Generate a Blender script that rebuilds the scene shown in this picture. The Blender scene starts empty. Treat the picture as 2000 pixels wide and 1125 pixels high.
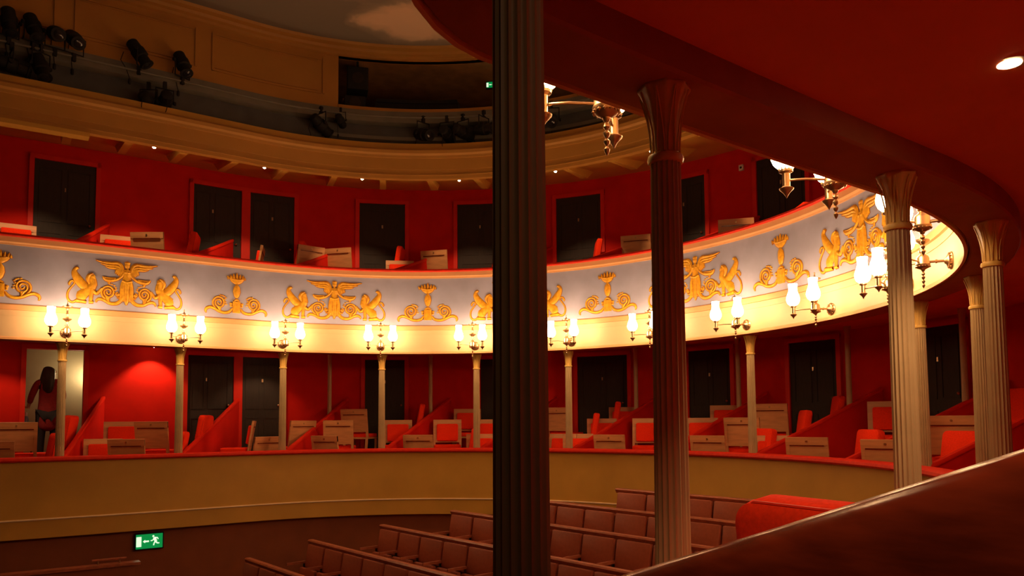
import bpy, math, random, bisect
from mathutils import Vector, Matrix, noise
R = math.radians
random.seed(7)
C = bpy.context.scene.collection
CZ = 3.0                      # eye height above the pit floor; all z values below are measured from the eye
UPW, LOW, NEARL = 150.0, 60.0, 80.0
# ---- plan of the horseshoe: half ellipse at the back, straight arms to the stage; x = towards the back, y = across
EC, EA, EB = 3.6, 4.65, 4.95
def _half():
    pts=[]
    n=240
    for i in range(n+1):
        a=math.pi/2*i/n
        pts.append((EC+EA*math.cos(a), EB*math.sin(a)))
    L=6.0
    for i in range(1,61):
        s=EC-L*i/60
        w=(EC-s)
        pts.append((s, EB+0.0085*w*w))
    return pts
_hp=_half()
_cum=[0.0]
for _a,_b in zip(_hp[:-1],_hp[1:]): _cum.append(_cum[-1]+math.hypot(_b[0]-_a[0],_b[1]-_a[1]))
def cv(u, off=0.0):
    """point at arc length u from the middle of the back (u>0 far side) pushed out by off, and the outward normal"""
    sg=1 if u>=0 else -1; v=min(abs(u),_cum[-1]-1e-6)
    i=min(bisect.bisect_right(_cum,v)-1,len(_hp)-2)
    f=(v-_cum[i])/(_cum[i+1]-_cum[i])
    (x0,y0),(x1,y1)=_hp[i],_hp[i+1]
    def nrm(j):
        a=_hp[max(j-1,0)]; b=_hp[min(j+1,len(_hp)-1)]
        if j==0: return (1.0,0.0)
        dx,dy=b[0]-a[0],b[1]-a[1]; l=math.hypot(dx,dy); return (dy/l,-dx/l)
    n0,n1=nrm(i),nrm(i+1)
    nx,ny=n0[0]*(1-f)+n1[0]*f,n0[1]*(1-f)+n1[1]*f; l=math.hypot(nx,ny); nx/=l; ny/=l
    x=x0*(1-f)+x1*f+nx*off; y=(y0*(1-f)+y1*f)*(0.986 if sg<0 else 1.0)+ny*off
    if sg<0 and v>9.85:
        d=v-9.85; y+=1.2*d*d if d<.5 else .3+1.2*(d-.5)   # the near arm opens out at the stage end
    return (x,y*sg),(nx,ny*sg)

# ---------------------------------------------------------------- materials
MATS = {}
def mat(name, col, rough=.6, metal=0., emit=None, power=0., n_scale=0., n_amt=0., spec=.5, stretch=None, sheen=0., trans=0.):
    m = bpy.data.materials.new(name); m.use_nodes = True
    nt = m.node_tree; b = nt.nodes['Principled BSDF']
    b.inputs['Base Color'].default_value = (*col, 1)
    b.inputs['Roughness'].default_value = rough
    b.inputs['Metallic'].default_value = metal
    b.inputs['Specular IOR Level'].default_value = spec
    if sheen: b.inputs['Sheen Weight'].default_value = sheen
    if trans: b.inputs['Transmission Weight'].default_value = trans
    if emit:
        b.inputs['Emission Color'].default_value = (*emit, 1)
        b.inputs['Emission Strength'].default_value = power
    if n_amt:
        tc = nt.nodes.new('ShaderNodeTexCoord'); mp = nt.nodes.new('ShaderNodeMapping')
        if stretch: mp.inputs['Scale'].default_value = stretch
        nz = nt.nodes.new('ShaderNodeTexNoise'); nz.inputs['Scale'].default_value = n_scale; nz.inputs['Detail'].default_value = 4
        rp = nt.nodes.new('ShaderNodeValToRGB')
        lo = [max(0, c*(1-n_amt)) for c in col]; hi = [min(1, c*(1+n_amt)) for c in col]
        rp.color_ramp.elements[0].position = .3; rp.color_ramp.elements[0].color = (*lo, 1)
        rp.color_ramp.elements[1].position = .7; rp.color_ramp.elements[1].color = (*hi, 1)
        nt.links.new(tc.outputs['Object'], mp.inputs['Vector']); nt.links.new(mp.outputs[0], nz.inputs['Vector'])
        nt.links.new(nz.outputs['Fac'], rp.inputs[0]); nt.links.new(rp.outputs[0], b.inputs['Base Color'])
        bp = nt.nodes.new('ShaderNodeBump'); bp.inputs['Strength'].default_value = .08; bp.inputs['Distance'].default_value = .01
        nt.links.new(nz.outputs['Fac'], bp.inputs['Height']); nt.links.new(bp.outputs[0], b.inputs['Normal'])
    MATS[name] = m
    return m
cream   = mat('cream_paint', (.70, .50, .29), .5, n_scale=3, n_amt=.05)
ochre   = mat('ochre_paint', (.64, .35, .055), .55, n_scale=2, n_amt=.07)
amber   = mat('amber_paint', (.50, .24, .045), .55, n_scale=2, n_amt=.07)
frieze_m= mat('frieze_blue', (.42, .44, .66), .7, n_scale=2.5, n_amt=.12)
peach   = mat('peach_moulding', (.80, .43, .20), .45, n_scale=4, n_amt=.05)
gold    = mat('gilt_paint', (.98, .43, .025), .45, n_scale=22, n_amt=.28)
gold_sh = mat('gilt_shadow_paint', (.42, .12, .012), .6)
red_wall= mat('red_wall_paint', (.64, .010, .0015), .8, n_scale=3, n_amt=.08, spec=.2)
red_trim= mat('red_trim_paint', (.70, .018, .003), .55, n_scale=5, n_amt=.06, spec=.25)
red_rail= mat('red_rail_velvet', (.74, .022, .004), .6, n_scale=20, n_amt=.08, spec=.3)
red_cloth=mat('red_upholstery', (.92, .036, .006), .95, n_scale=90, n_amt=.1, spec=.15)
red_ceil= mat('red_ceiling_paint', (.72, .20, .05), .85, n_scale=3, n_amt=.05, spec=.2)
maroon  = mat('maroon_beam_paint', (.36, .12, .04), .7, n_scale=6, n_amt=.08, spec=.3)
carpet  = mat('dark_red_carpet', (.24, .05, .022), .95, n_scale=60, n_amt=.2)
door_m  = mat('dark_brown_door', (.024, .014, .008), .7, n_scale=6, n_amt=.25, stretch=(8, 8, 1))
brass   = mat('brass', (.50, .34, .20), .36, 1.0)
brass_d = mat('dull_brass', (.5, .33, .16), .4, 1.0)
chair_w = mat('oak_chair_wood', (.60, .28, .11), .5, n_scale=5, n_amt=.12, stretch=(1, 1, 5))
maho    = mat('polished_mahogany', (.13, .016, .005), .22, n_scale=4, n_amt=.35, stretch=(2, 2, 10))
col_m   = mat('column_paint', (.46, .32, .16), .5, n_scale=6, n_amt=.08)
cap_m   = mat('gilt_capital_paint', (.66, .42, .10), .45, n_scale=8, n_amt=.15)
seat_m  = mat('brown_leather_seat', (.44, .11, .055), .5, n_scale=30, n_amt=.08)
ledge_m = mat('brown_wood_ledge', (.42, .115, .055), .4, n_scale=8, n_amt=.25, stretch=(2, 2, 8))
dark_m  = mat('dark_metal', (.03, .022, .018), .45, .4)
pit_m   = mat('brown_pit_wall', (.28, .07, .02), .7, n_scale=3, n_amt=.12)
pitfl   = mat('brown_pit_carpet', (.16, .06, .03), .95, n_scale=40, n_amt=.15)
bluegrey= mat('dark_blue_grey', (.10, .105, .11), .75, n_scale=4, n_amt=.15)
greystr = mat('grey_ledge_paint', (.20, .20, .17), .6, n_scale=4, n_amt=.12)
black   = mat('black_metal', (.006, .006, .006), .75)
lensm   = mat('lamp_lens', (.02, .02, .025), .15, 0, spec=.5)
glass_on= mat('lit_frosted_glass', (.9, .8, .6), .5, emit=(1, .58, .27), power=50)
bulb_on = mat('lit_downlight', (1, .9, .7), .5, emit=(1, .72, .42), power=60)
olive   = mat('olive_corridor_paint', (.42, .36, .22), .7, n_scale=3, n_amt=.05)
attic   = mat('brown_attic_board', (.40, .21, .07), .8, n_scale=5, n_amt=.2)
green_on= mat('exit_green', (.0, .25, .06), .4, emit=(.0, .42, .09), power=.55)
white_on= mat('exit_white', (.8, .9, .7), .4, emit=(.75, 1, .7), power=1.0)
hairm   = mat('dark_brown_hair', (.02, .011, .008), .5, n_scale=60, n_amt=.4, stretch=(6, 6, 1))
skin    = mat('skin', (.62, .32, .20), .55)
topred  = mat('dark_red_top', (.25, .012, .012), .85, n_scale=30, n_amt=.15)
trous   = mat('dark_trousers', (.02, .02, .025), .8)
bottle_m= mat('blue_grey_bottle', (.20, .27, .40), .3)
whitep  = mat('white_plastic', (.7, .66, .58), .4)

# painted sky on the auditorium ceiling: soft clouds built from a few round centres roughened with noise
skym = bpy.data.materials.new('painted_sky'); skym.use_nodes = True
nt = skym.node_tree; b = nt.nodes['Principled BSDF']; b.inputs['Roughness'].default_value = .85; b.inputs['Specular IOR Level'].default_value = .1
def nd(t, op=None):
    n = nt.nodes.new(t)
    if op: n.operation = op
    return n
tc = nd('ShaderNodeTexCoord'); nz = nd('ShaderNodeTexNoise'); nz.inputs['Scale'].default_value = 1.3; nz.inputs['Detail'].default_value = 4; nz.inputs['Distortion'].default_value = .5
nt.links.new(tc.outputs['Object'], nz.inputs['Vector']); last = None
for (x, y, r) in ((5.75, 3.75, .62), (6.3, 3.1, .8), (5.35, 4.0, .38), (6.9, 2.2, .8), (4.0, 3.0, .9), (2.0, 1.0, 1.2), (3.2, -1.5, 1.1), (6.0, -1.0, 1.0), (1.2, 4.3, .5), (.2, 3.2, .9)):
    d = nd('ShaderNodeVectorMath', 'DISTANCE'); d.inputs[1].default_value = (x, y, 6.4+CZ); nt.links.new(tc.outputs['Object'], d.inputs[0])
    m = nd('ShaderNodeMath', 'SUBTRACT'); m.inputs[0].default_value = r; nt.links.new(d.outputs['Value'], m.inputs[1])
    if last is None: last = m
    else:
        mx = nd('ShaderNodeMath', 'SMOOTH_MAX'); mx.inputs[2].default_value = .15; nt.links.new(last.outputs[0], mx.inputs[0]); nt.links.new(m.outputs[0], mx.inputs[1]); last = mx
ns = nd('ShaderNodeMath', 'MULTIPLY_ADD'); ns.inputs[1].default_value = .9; nt.links.new(nz.outputs['Fac'], ns.inputs[0]); nt.links.new(last.outputs[0], ns.inputs[2])
rp = nd('ShaderNodeValToRGB'); e = rp.color_ramp.elements; e[0].position = .25; e[0].color = (.24, .20, .16, 1); e[1].position = .62; e[1].color = (.80, .55, .37, 1)
e2 = rp.color_ramp.elements.new(.42); e2.color = (.36, .28, .21, 1); e3 = rp.color_ramp.elements.new(.50); e3.color = (.66, .46, .31, 1)
nt.links.new(ns.outputs[0], rp.inputs[0]); nt.links.new(rp.outputs[0], b.inputs['Base Color'])

# ---------------------------------------------------------------- mesh helpers
class MB:
    def __init__(s): s.v = []; s.f = []
    def add(s, vs, fs):
        k = len(s.v); s.v += [tuple(v) for v in vs]; s.f += [tuple(i+k for i in f) for f in fs]; return s
    def box(s, x0, x1, y0, y1, z0, z1, M=None):
        vs = [Vector((x, y, z)) for z in (z0, z1) for y in (y0, y1) for x in (x0, x1)]
        if M: vs = [M @ v for v in vs]
        return s.add(vs, [(0, 2, 3, 1), (4, 5, 7, 6), (0, 1, 5, 4), (2, 6, 7, 3), (0, 4, 6, 2), (1, 3, 7, 5)])
    def rbox(s, x0, x1, y0, y1, z0, z1, r, M=None, axis='y', n=4):
        """box whose outline seen along axis has rounded corners, with softened faces"""
        def ring(inset, rr):
            pts = []
            a0, a1, b0, b1 = (x0, x1, z0, z1) if axis == 'y' else ((x0, x1, y0, y1) if axis == 'z' else (y0, y1, z0, z1))
            a0 += inset; a1 -= inset; b0 += inset; b1 -= inset
            for (ca, cb, st) in ((a1-rr, b1-rr, 0), (a0+rr, b1-rr, 90), (a0+rr, b0+rr, 180), (a1-rr, b0+rr, 270)):
                for i in range(n+1):
                    t = R(st+90*i/n); pts.append((ca+rr*math.cos(t), cb+rr*math.sin(t)))
            return pts
        lo, hi = (y0, y1) if axis == 'y' else ((z0, z1) if axis == 'z' else (x0, x1))
        d = min(r, (hi-lo)/2)*.6; rr = max(r-d*.6, .002)
        layers = [(lo, d*.8, max(rr-d*.3, .001)), (lo+d*.35, d*.22, rr), (lo+d, 0, r), (hi-d, 0, r), (hi-d*.35, d*.22, rr), (hi, d*.8, max(rr-d*.3, .001))]
        vs = []; m = 4*(n+1)
        for (h, ins, q) in layers:
            for a, b2 in ring(ins, q):
                v = Vector((a, h, b2)) if axis == 'y' else (Vector((a, b2, h)) if axis == 'z' else Vector((h, a, b2)))
                vs.append(M @ v if M else v)
        fs = [tuple(range(m))[::-1], tuple(range(5*m, 6*m))]
        for l in range(5):
            for i in range(m):
                j = (i+1) % m; fs.append((l*m+i, l*m+j, (l+1)*m+j, (l+1)*m+i))
        return s.add(vs, fs)
    def tube(s, pts, r, seg=10, caps=True):
        pts = [Vector(p) for p in pts]; n = len(pts); rs = r if isinstance(r, (list, tuple)) else [r]*n
        vs = []; up = Vector((0, 0, 1)); prev = None
        for i, p in enumerate(pts):
            t = (pts[min(i+1, n-1)]-pts[max(i-1, 0)]).normalized()
            if prev is None:
                a = t.cross(up if abs(t.z) < .9 else Vector((1, 0, 0))).normalized()
            else:
                a = (prev - t*prev.dot(t)).normalized()
            prev = a; c = t.cross(a)
            for k in range(seg):
                q = 2*math.pi*k/seg; vs.append(p+(a*math.cos(q)+c*math.sin(q))*rs[i])
        fs = [(i*seg+k, i*seg+(k+1) % seg, (i+1)*seg+(k+1) % seg, (i+1)*seg+k) for i in range(n-1) for k in range(seg)]
        if caps: fs += [tuple(range(seg))[::-1], tuple(range((n-1)*seg, n*seg))]
        return s.add(vs, fs)
    def lathe(s, prof, seg=16, c=(0, 0, 0), M=None, flute=0, depth=0.):
        """prof: list of (radius, z)"""
        vs = []
        for (r, z) in prof:
            for k in range(seg):
                q = 2*math.pi*k/seg; rr = r*(1-depth*abs(math.sin(q*flute/2))) if flute else r
                v = Vector((c[0]+rr*math.cos(q), c[1]+rr*math.sin(q), c[2]+z)); vs.append(M @ v if M else v)
        n = len(prof)
        fs = [(i*seg+k, i*seg+(k+1) % seg, (i+1)*seg+(k+1) % seg, (i+1)*seg+k) for i in range(n-1) for k in range(seg)]
        fs += [tuple(range(seg))[::-1], tuple(range((n-1)*seg, n*seg))]
        return s.add(vs, fs)
    def sweep(s, prof, u0, u1, du=.12, closed=True):
        """prof: list of (offset, z) carried along the horseshoe from u0 to u1"""
        n = max(2, int(abs(u1-u0)/du)+1); m = len(prof)
        for i in range(n):
            pass
        vs = []
        for i in range(n):
            u = u0+(u1-u0)*i/(n-1)
            for (o, z) in prof:
                (x, y), _ = cv(u, o); vs.append((x, y, z+CZ))
        rng = range(m if closed else m-1)
        fs = [(i*m+k, (i+1)*m+k, (i+1)*m+(k+1) % m, i*m+(k+1) % m) for i in range(n-1) for k in rng]
        if closed: fs += [tuple(range(m)), tuple(range((n-1)*m, n*m))[::-1]]
        return s.add(vs, fs)
    def cbox(s, u0, u1, o0, o1, z0, z1, du=.12):
        return s.sweep([(o0, z0), (o1, z0), (o1, z1), (o0, z1)], u0, u1, du)
    def build(s, name, m, parent=None, smooth=False, world=False, angle=40):
        me = bpy.data.meshes.new(name)
        vs = s.v
        if world and parent is not None:
            L = Vector((0, 0, 0)); q = parent
            while q is not None: L = L+q.location; q = q.parent
            vs = [(x-L.x, y-L.y, z-L.z) for x, y, z in vs]
        me.from_pydata(vs, [], s.f); me.validate(); me.update()
        import bmesh
        bm = bmesh.new(); bm.from_mesh(me); bmesh.ops.recalc_face_normals(bm, faces=bm.faces); bm.to_mesh(me); bm.free()
        me.materials.append(m)
        if smooth:
            me.polygons.foreach_set('use_smooth', [True]*len(me.polygons))
            try: me.set_sharp_from_angle(angle=R(angle))
            except Exception: pass
        o = bpy.data.objects.new(name, me); C.objects.link(o)
        if parent: o.parent = parent
        return o
def tag(o, label=None, cat=None, group=None, kind=None):
    if label: o['label'] = label
    if cat: o['category'] = cat
    if group: o['group'] = group
    if kind: o['kind'] = kind
    return o
def thing(name, label, cat, loc=(0, 0, 0), rz=0., group=None, kind=None):
    o = bpy.data.objects.new(name, None); C.objects.link(o); o.empty_display_size = .1
    o.location = loc; o.rotation_euler = (0, 0, rz)
    return tag(o, label, cat, group, kind)
def struct(name, mb, m, label=None, cat=None, smooth=False):
    o = mb.build(name, m, smooth=smooth); return tag(o, label, cat, kind='structure')
def dup(o, loc=None, rz=None, label=None, group=None, parent=None):
    c = o.copy(); C.objects.link(c)
    if parent is not None: c.parent = parent
    if loc is not None: c.location = loc
    if rz is not None: c.rotation_euler = (0, 0, rz)
    if label: c['label'] = label
    if group: c['group'] = group
    for ch in list(o.children): dup(ch, parent=c)
    return c
ORD = ['', 'first', 'second', 'third', 'fourth', 'fifth', 'sixth', 'seventh', 'eighth', 'ninth', 'tenth', 'eleventh', 'twelfth', 'thirteenth', 'fourteenth', 'fifteenth']
def P3(u, off, z):
    (x, y), n = cv(u, off); return Vector((x, y, z+CZ))
def nang(u):
    _, n = cv(u, 0); return math.atan2(n[1], n[0])

UF, UN = 11.6, -11.6
# ---------------------------------------------------------------- the setting
# pit
fl = MB(); fl.box(-6, 9.5, -8, 8, -3.0, 0.0+(-2.86+CZ))
struct('floor', fl, pitfl, 'brown carpeted pit floor below the seat rows', 'floor')
dx, dy = .079, -.997           # the seat rows run this way
ROWS = [ # s of the row end, t of the row end, z of the seat top, number of seats
 (7.20, .78, -.92, 6), (6.40, 1.62, -1.08, 9), (5.60, 2.40, -1.24, 11), (4.80, 2.97, -1.43, 11), (4.00, 3.55, -1.63, 11), (3.20, 3.75, -1.82, 9)]
def lerp(a, b, f): return a+(b-a)*f
st = MB()
for i, (s0, t0, zt, n) in enumerate(ROWS):
    zf = zt-.86
    o = Vector((s0, t0, 0)); d = Vector((dx, dy, 0)); p = Vector((-dy, dx, 0))
    a = o+d*(-(4.6-t0))-p*.42; b2 = o+d*(t0+4.6)-p*.42; back = 2.6 if i == 0 else .45
    c_, d_ = b2+p*(.4+back), a+p*(.4+back)
    q = [a, b2, c_, d_]
    vs = [(v.x, v.y, zz+CZ) for zz in (-2.9, zf) for v in q]
    st.add(vs, [(0, 3, 2, 1), (4, 5, 6, 7), (0, 1, 5, 4), (1, 2, 6, 5), (2, 3, 7, 6), (3, 0, 4, 7)])
struct('floor', st, pitfl, 'stepped brown floor rising under the seat rows', 'floor')
w = MB().cbox(UF, UN, .12, .24, -2.95, -1.45)
struct('wall_pit', w, pit_m, 'brown wall of the pit under the cream balcony front', 'wall', True)
# lower balcony floor, wall, ceiling
w = MB().sweep([(.1, -1.47), (2.6, -1.47), (2.6, -.7), (1.45, -.7), (1.45, -.9), (.9, -.9), (.9, -1.15), (.1, -1.15)], UF, UN)
struct('floor', w, carpet, 'stepped red carpet floor of the lower balcony', 'floor')
DO = (10.36, 9.54)
w = MB(); zt = 1.45
w.cbox(UF, DO[0], 2.3, 2.42, -.72, zt); w.cbox(DO[0], DO[1], 2.3, 2.42, 1.17, zt); w.cbox(DO[1], UN, 2.3, 2.42, -.72, zt)
struct('wall_lower_balcony', w, red_wall, 'red curved back wall of the lower balcony', 'wall', True)
w = MB().sweep([(.28, 1.2), (2.5, 1.3), (2.5, 1.4), (.28, 1.4)], UF, UN)
struct('ceiling', w, red_ceil, 'red ceiling over the lower balcony boxes', 'ceiling', True)
# upper balcony floor, wall, sloping soffit
w = MB().sweep([(.1, 1.41), (2.6, 1.41), (2.6, 2.2), (1.45, 2.2), (1.45, 2.0), (.9, 2.0), (.9, 1.75), (.1, 1.75)], UF, UN)
struct('floor', w, carpet, 'stepped floor of the upper balcony', 'floor')
w = MB().cbox(UF, UN, 2.3, 2.42, 2.18, 4.6)
struct('wall_upper_balcony', w, red_wall, 'red curved back wall of the upper balcony', 'wall', True)
w = MB().sweep([(.10, 4.06), (2.42, 4.52), (2.42, 4.62), (.10, 4.62)], UF, UN)
so = struct('ceiling', w, ochre, 'sloping tan boarded ceiling over the upper balcony', 'ceiling', True)
for k in range(22):
    u = 9.98-.75*k
    if u < -3: break
    mb = MB(); hw = .055/(1 if u > 7.54 else 1.2)
    mb.sweep([(.2, 4.02), (1.0, 4.10), (1.35, 4.33), (.2, 4.10)], u-hw, u+hw, .05)
    mb.build('beam', ochre, so)
b_ = MB().cbox(UF, 9.75, -.02, .16, 3.93, 3.99); b_.build('batten', ochre, so)

# ---- balcony fronts
def front(name, label, parts, un=UN):
    o = thing(name, label, 'balcony front', (0, 0, 0), kind='structure')
    for pn, prof, m in parts:
        mb = MB().sweep(prof, UF, un, .1)
        if un > UN: mb.sweep([(a+.36, z-.09) for a, z in prof], un-.05, UN, .1)      # the parapet steps back beside the boxes nearest the stage
        mb.build(pn, m, o, smooth=True, angle=30)
    return o
front('upper_balcony_front', 'curved upper balcony front with blue frieze, gilt ornaments and cream base', [
 ('base_panel', [(0, 1.12), (.015, 1.12), (.015, 1.475), (.0, 1.475)], cream),
 ('bottom_bead', [(-.012, 1.090), (.008, 1.090), (.012, 1.128), (-.006, 1.128), (-.015, 1.118)], peach),
 ('base_moulding', [(-.008, 1.40), (.05, 1.40), (.05, 1.415), (-.008, 1.415)], cream),
 ('lower_moulding', [(-.03, 1.475), (.06, 1.47), (.06, 1.555), (-.012, 1.555), (-.03, 1.54)], peach),
 ('frieze_band', [(0, 1.55), (.1, 1.55), (.1, 2.35), (0, 2.35)], frieze_m),
 ('top_moulding', [(-.015, 2.325), (-.02, 2.345), (-.05, 2.36), (-.055, 2.425), (.1, 2.425), (.1, 2.325)], peach),
 ('handrail', [(-.075, 2.425), (-.09, 2.44), (-.085, 2.462), (-.05, 2.474), (.13, 2.474), (.15, 2.45), (.13, 2.425)], red_rail),
 ('inner_lining', [(.1, 1.74), (.115, 1.74), (.115, 2.43), (.1, 2.43)], red_wall),
 ('soffit_beam', [(.02, 1.100), (.03, 1.09), (.29, 1.09), (.30, 1.1), (.30, 1.22), (.02, 1.22)], maroon),
])
front('lower_balcony_front', 'curved cream lower balcony front with thin bead and red handrail', [
 ('front_panel', [(0, -1.27), (.1, -1.27), (.1, -.49), (0, -.49)], ochre),
 ('bead', [(-.03, -1.262), (-.035, -1.25), (-.02, -1.238), (.02, -1.238), (.02, -1.265)], cream),
 ('base_band', [(-.022, -1.49), (.12, -1.49), (.12, -1.262), (-.022, -1.262)], ochre),
 ('handrail', [(-.05, -.50), (-.066, -.48), (-.06, -.452), (-.03, -.44), (.14, -.44), (.16, -.46), (.15, -.50)], red_rail),
 ('inner_lining', [(.1, -1.16), (.115, -1.16), (.115, -.5), (.1, -.5)], red_wall),
], un=-8.5)
front('gallery_front', 'plain curved tan gallery front with moulded lines and row of spotlights beneath', [
 ('lower_band', [(0, 3.99), (.1, 3.99), (.1, 4.15), (0, 4.15)], amber),
 ('middle_band', [(-.012, 4.14), (.1, 4.14), (.1, 4.34), (-.012, 4.34)], amber),
 ('upper_moulding', [(-.03, 4.33), (-.035, 4.37), (-.06, 4.40), (-.065, 4.45), (-.04, 4.485), (.1, 4.49), (.1, 4.33)], amber),
 ('lower_bead', [(-.015, 4.045), (.02, 4.045), (.02, 4.06), (-.015, 4.06)], amber),
])
# gallery: floor, blue back wall, ledges, panelled drum, cornice, painted ceiling
w = MB().cbox(UF, UN, .1, .62, 4.22, 4.3); w.build('x', bluegrey)
tag(bpy.data.objects['x'], 'dark floor of the lighting gallery', 'floor', kind='structure').name = 'floor.004'
w = MB().cbox(UF, UN, .52, .6, 4.3, 5.08)
struct('wall_lighting_gallery', w, bluegrey, 'dark blue-grey wall behind the lighting gallery', 'wall', True)
w = MB().sweep([(.46, 5.07), (.42, 5.10), (.44, 5.30), (.6, 5.34), (.6, 5.07)], UF, UN)
w.cbox(6.4, UN, .44, .53, 4.80, 4.86); w.cbox(6.4, UN, .47, .53, 4.55, 4.60)
struct('trim_1', w, greystr, 'pale grey ledge running round the lighting gallery', 'ledge', True)
drum = thing('wall_drum', 'tan panelled wall curving above the lighting gallery', 'wall', kind='structure')
MB().cbox(UF, 6.16, .5, .6, 5.32, 6.32).build('wall_face', amber, drum, True)
MB().cbox(2.4, UN, .5, .6, 5.32, 6.32).build('wall_face', amber, drum, True)
MB().cbox(6.16, 2.4, .48, .6, 5.30, 5.37).build('sill', amber, drum, True)
MB().cbox(6.16, 2.4, .5, .6, 6.22, 6.32).build('lintel', amber, drum, True)
def panel(ua, ub):
    mb = MB()
    for (z0, z1, q0, q1) in ((5.52, 5.55, ua, ub), (6.10, 6.13, ua, ub)): mb.cbox(q0, q1, .478, .51, z0, z1)
    for q in (ua, ub-(.025 if ub < ua else 0)): mb.cbox(q, q-.03, .478, .51, 5.52, 6.13, .03)
    for (z0, z1, q0, q1) in ((5.565, 5.575, ua-.05, ub+.05), (6.075, 6.085, ua-.05, ub+.05)): mb.cbox(q0, q1, .486, .51, z0, z1)
    mb.build('panel_moulding', amber, drum, True)
panel(9.94, 8.32); panel(8.04, 6.42); panel(11.5, 10.22)
w = MB().sweep([(.5, 6.22), (.46, 6.24), (.45, 6.28), (.40, 6.30), (.38, 6.34), (.30, 6.36), (.28, 6.40), (.62, 6.42), (.62, 6.22)], UF, UN)
struct('trim_2', w, amber, 'stepped cornice ringing the painted ceiling', 'cornice', True)
cm = MB(); ring = [P3(UF+(UN-UF)*i/150, .6, 6.40) for i in range(151)]
cm.add([tuple(p) for p in ring], [tuple(range(151))])
cm.add([(p.x, p.y, p.z+.1) for p in ring], [tuple(range(151))])
ce = cm.build('ceiling', skym); tag(ce, 'painted cloudy sky on the auditorium ceiling', 'ceiling', kind='structure')
# control room behind the opening in the drum
w = MB(); w.cbox(6.4, 2.2, 2.9, 3.0, 5.3, 6.4); w.cbox(6.4, 2.2, .55, 3.0, 5.26, 5.32); w.cbox(6.4, 6.3, .6, 3.0, 5.3, 6.4); w.cbox(2.3, 2.2, .6, 3.0, 5.3, 6.4)
w.sweep([(.6, 6.36), (3.0, 6.36), (3.0, 6.44), (.6, 6.44)], 6.4, 2.2)
cr = struct('wall_control_room', w, attic, 'brown boarded walls of the control room behind the gallery', 'wall', True)
for ua, ub in ((5.3, 3.9), (3.3, 4.0), (6.0, 5.2)):
    a, b2 = P3(ua, 2.3, 6.2), P3(ub, 2.2, 5.55)
    MB().tube([a, b2], .07, 4).build('rafter', attic, cr)

# corridor beyond the open doorway
w = MB()
w.cbox(11.5, 8.9, 3.7, 3.8, -.8, 1.5); w.cbox(11.5, 8.9, 2.42, 3.8, 1.42, 1.5); w.cbox(8.95, 8.85, 2.42, 3.8, -.8, 1.5); w.cbox(11.5, 11.4, 2.42, 3.8, -.8, 1.5)
struct('wall_corridor', w, olive, 'dim olive walls of the corridor seen through the open doorway', 'wall')
struct('floor', MB().cbox(11.5, 8.9, 2.4, 3.8, -.82, -.70), carpet, 'dark corridor floor beyond the open doorway', 'floor')
# dark stage house so that nothing is open behind the camera
w = MB(); w.box(-6.2, -6.0, -8, 8, 0, 10); struct('wall_stage', w, mat('dark_stage', (.02, .015, .012), .9), 'dark stage wall opposite the seats', 'wall')

# ---- doors
def doorway(u0, u1, z0, z1, label, n, leaf=True, plate=True):
    um = (u0+u1)/2; d = thing('door_%d' % n, label, 'door', P3(um, 2.3, z0), kind='structure')
    f = MB(); t = .07/(1.0 if um > 7.5 else 1.4)
    f.cbox(u0+t, u0, 2.25, 2.31, z0, z1+.07, .05); f.cbox(u1, u1-t, 2.25, 2.31, z0, z1+.07, .05); f.cbox(u0+t, u1-t, 2.25, 2.31, z1, z1+.07, .05)
    f.build('door_frame', red_trim, d, world=True)
    if leaf:
        m = MB(); m.cbox(u0-.005, u1+.005, 2.275, 2.31, z0, z1-.005, .05)
        w_ = u0-u1
        lf = m.build('door_leaf', door_m, d, world=True)
        pm = MB()
        for k in (0, 1):
            a = u0-w_*(.08+.46*k); b2 = a-w_*.38
            for (q0, q1) in ((.08, .42), (.50, .94)):
                za, zb = z0+(z1-z0)*q0, z0+(z1-z0)*q1; e = .02
                pm.cbox(a, b2, 2.266, 2.28, za, za+e, .05); pm.cbox(a, b2, 2.266, 2.28, zb-e, zb, .05)
                pm.cbox(a, a-e, 2.266, 2.28, za, zb, .05); pm.cbox(b2+e, b2, 2.266, 2.28, za, zb, .05)
        pm.build('panel_moulding', door_m, lf, world=True)
        kn = MB(); p = P3(u1+w_*.09, 2.25, z0+1.0); kn.lathe([(.001, -.022), (.018, -.015), (.024, 0), (.018, .015), (.001, .022)], 10, p)
        kn.build('door_knob', brass, d, True, world=True)
        if plate:
            pl = MB(); um2 = um; pl.cbox(um2+.009, um2-.009, 2.262, 2.28, z0+(z1-z0)*.76, z0+(z1-z0)*.79, .02)
            pl.build('number_plate', brass, d, world=True)
    return d
dn = 1
LW = [(7.9, 7.26), (7.16, 6.70), (5.7, 5.20), (4.22, 3.74), (2.94, 2.28), (1.48, .95), (.22, -.34), (-1.20, -1.72)]
for i, (a, b2) in enumerate(LW):
    doorway(a, b2, -.7, 1.17, 'dark door in the lower balcony wall, %s past the open doorway' % ORD[i+1], dn); dn += 1
doorway(DO[0], DO[1], -.7, 1.17, 'open red-framed doorway into the olive corridor', dn, leaf=False); dn += 1
UW = [(10.34, 9.44), (7.86, 7.2), (7.10, 6.58), (5.78, 5.2), (4.52, 3.92), (3.2, 2.6), (1.78, 1.22), (.56, -.04)]
for i, (a, b2) in enumerate(UW):
    doorway(a, b2, 2.2, 4.2, 'dark door in the upper balcony wall, %s counted from the stage end' % ORD[i+1], dn); dn += 1

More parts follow.
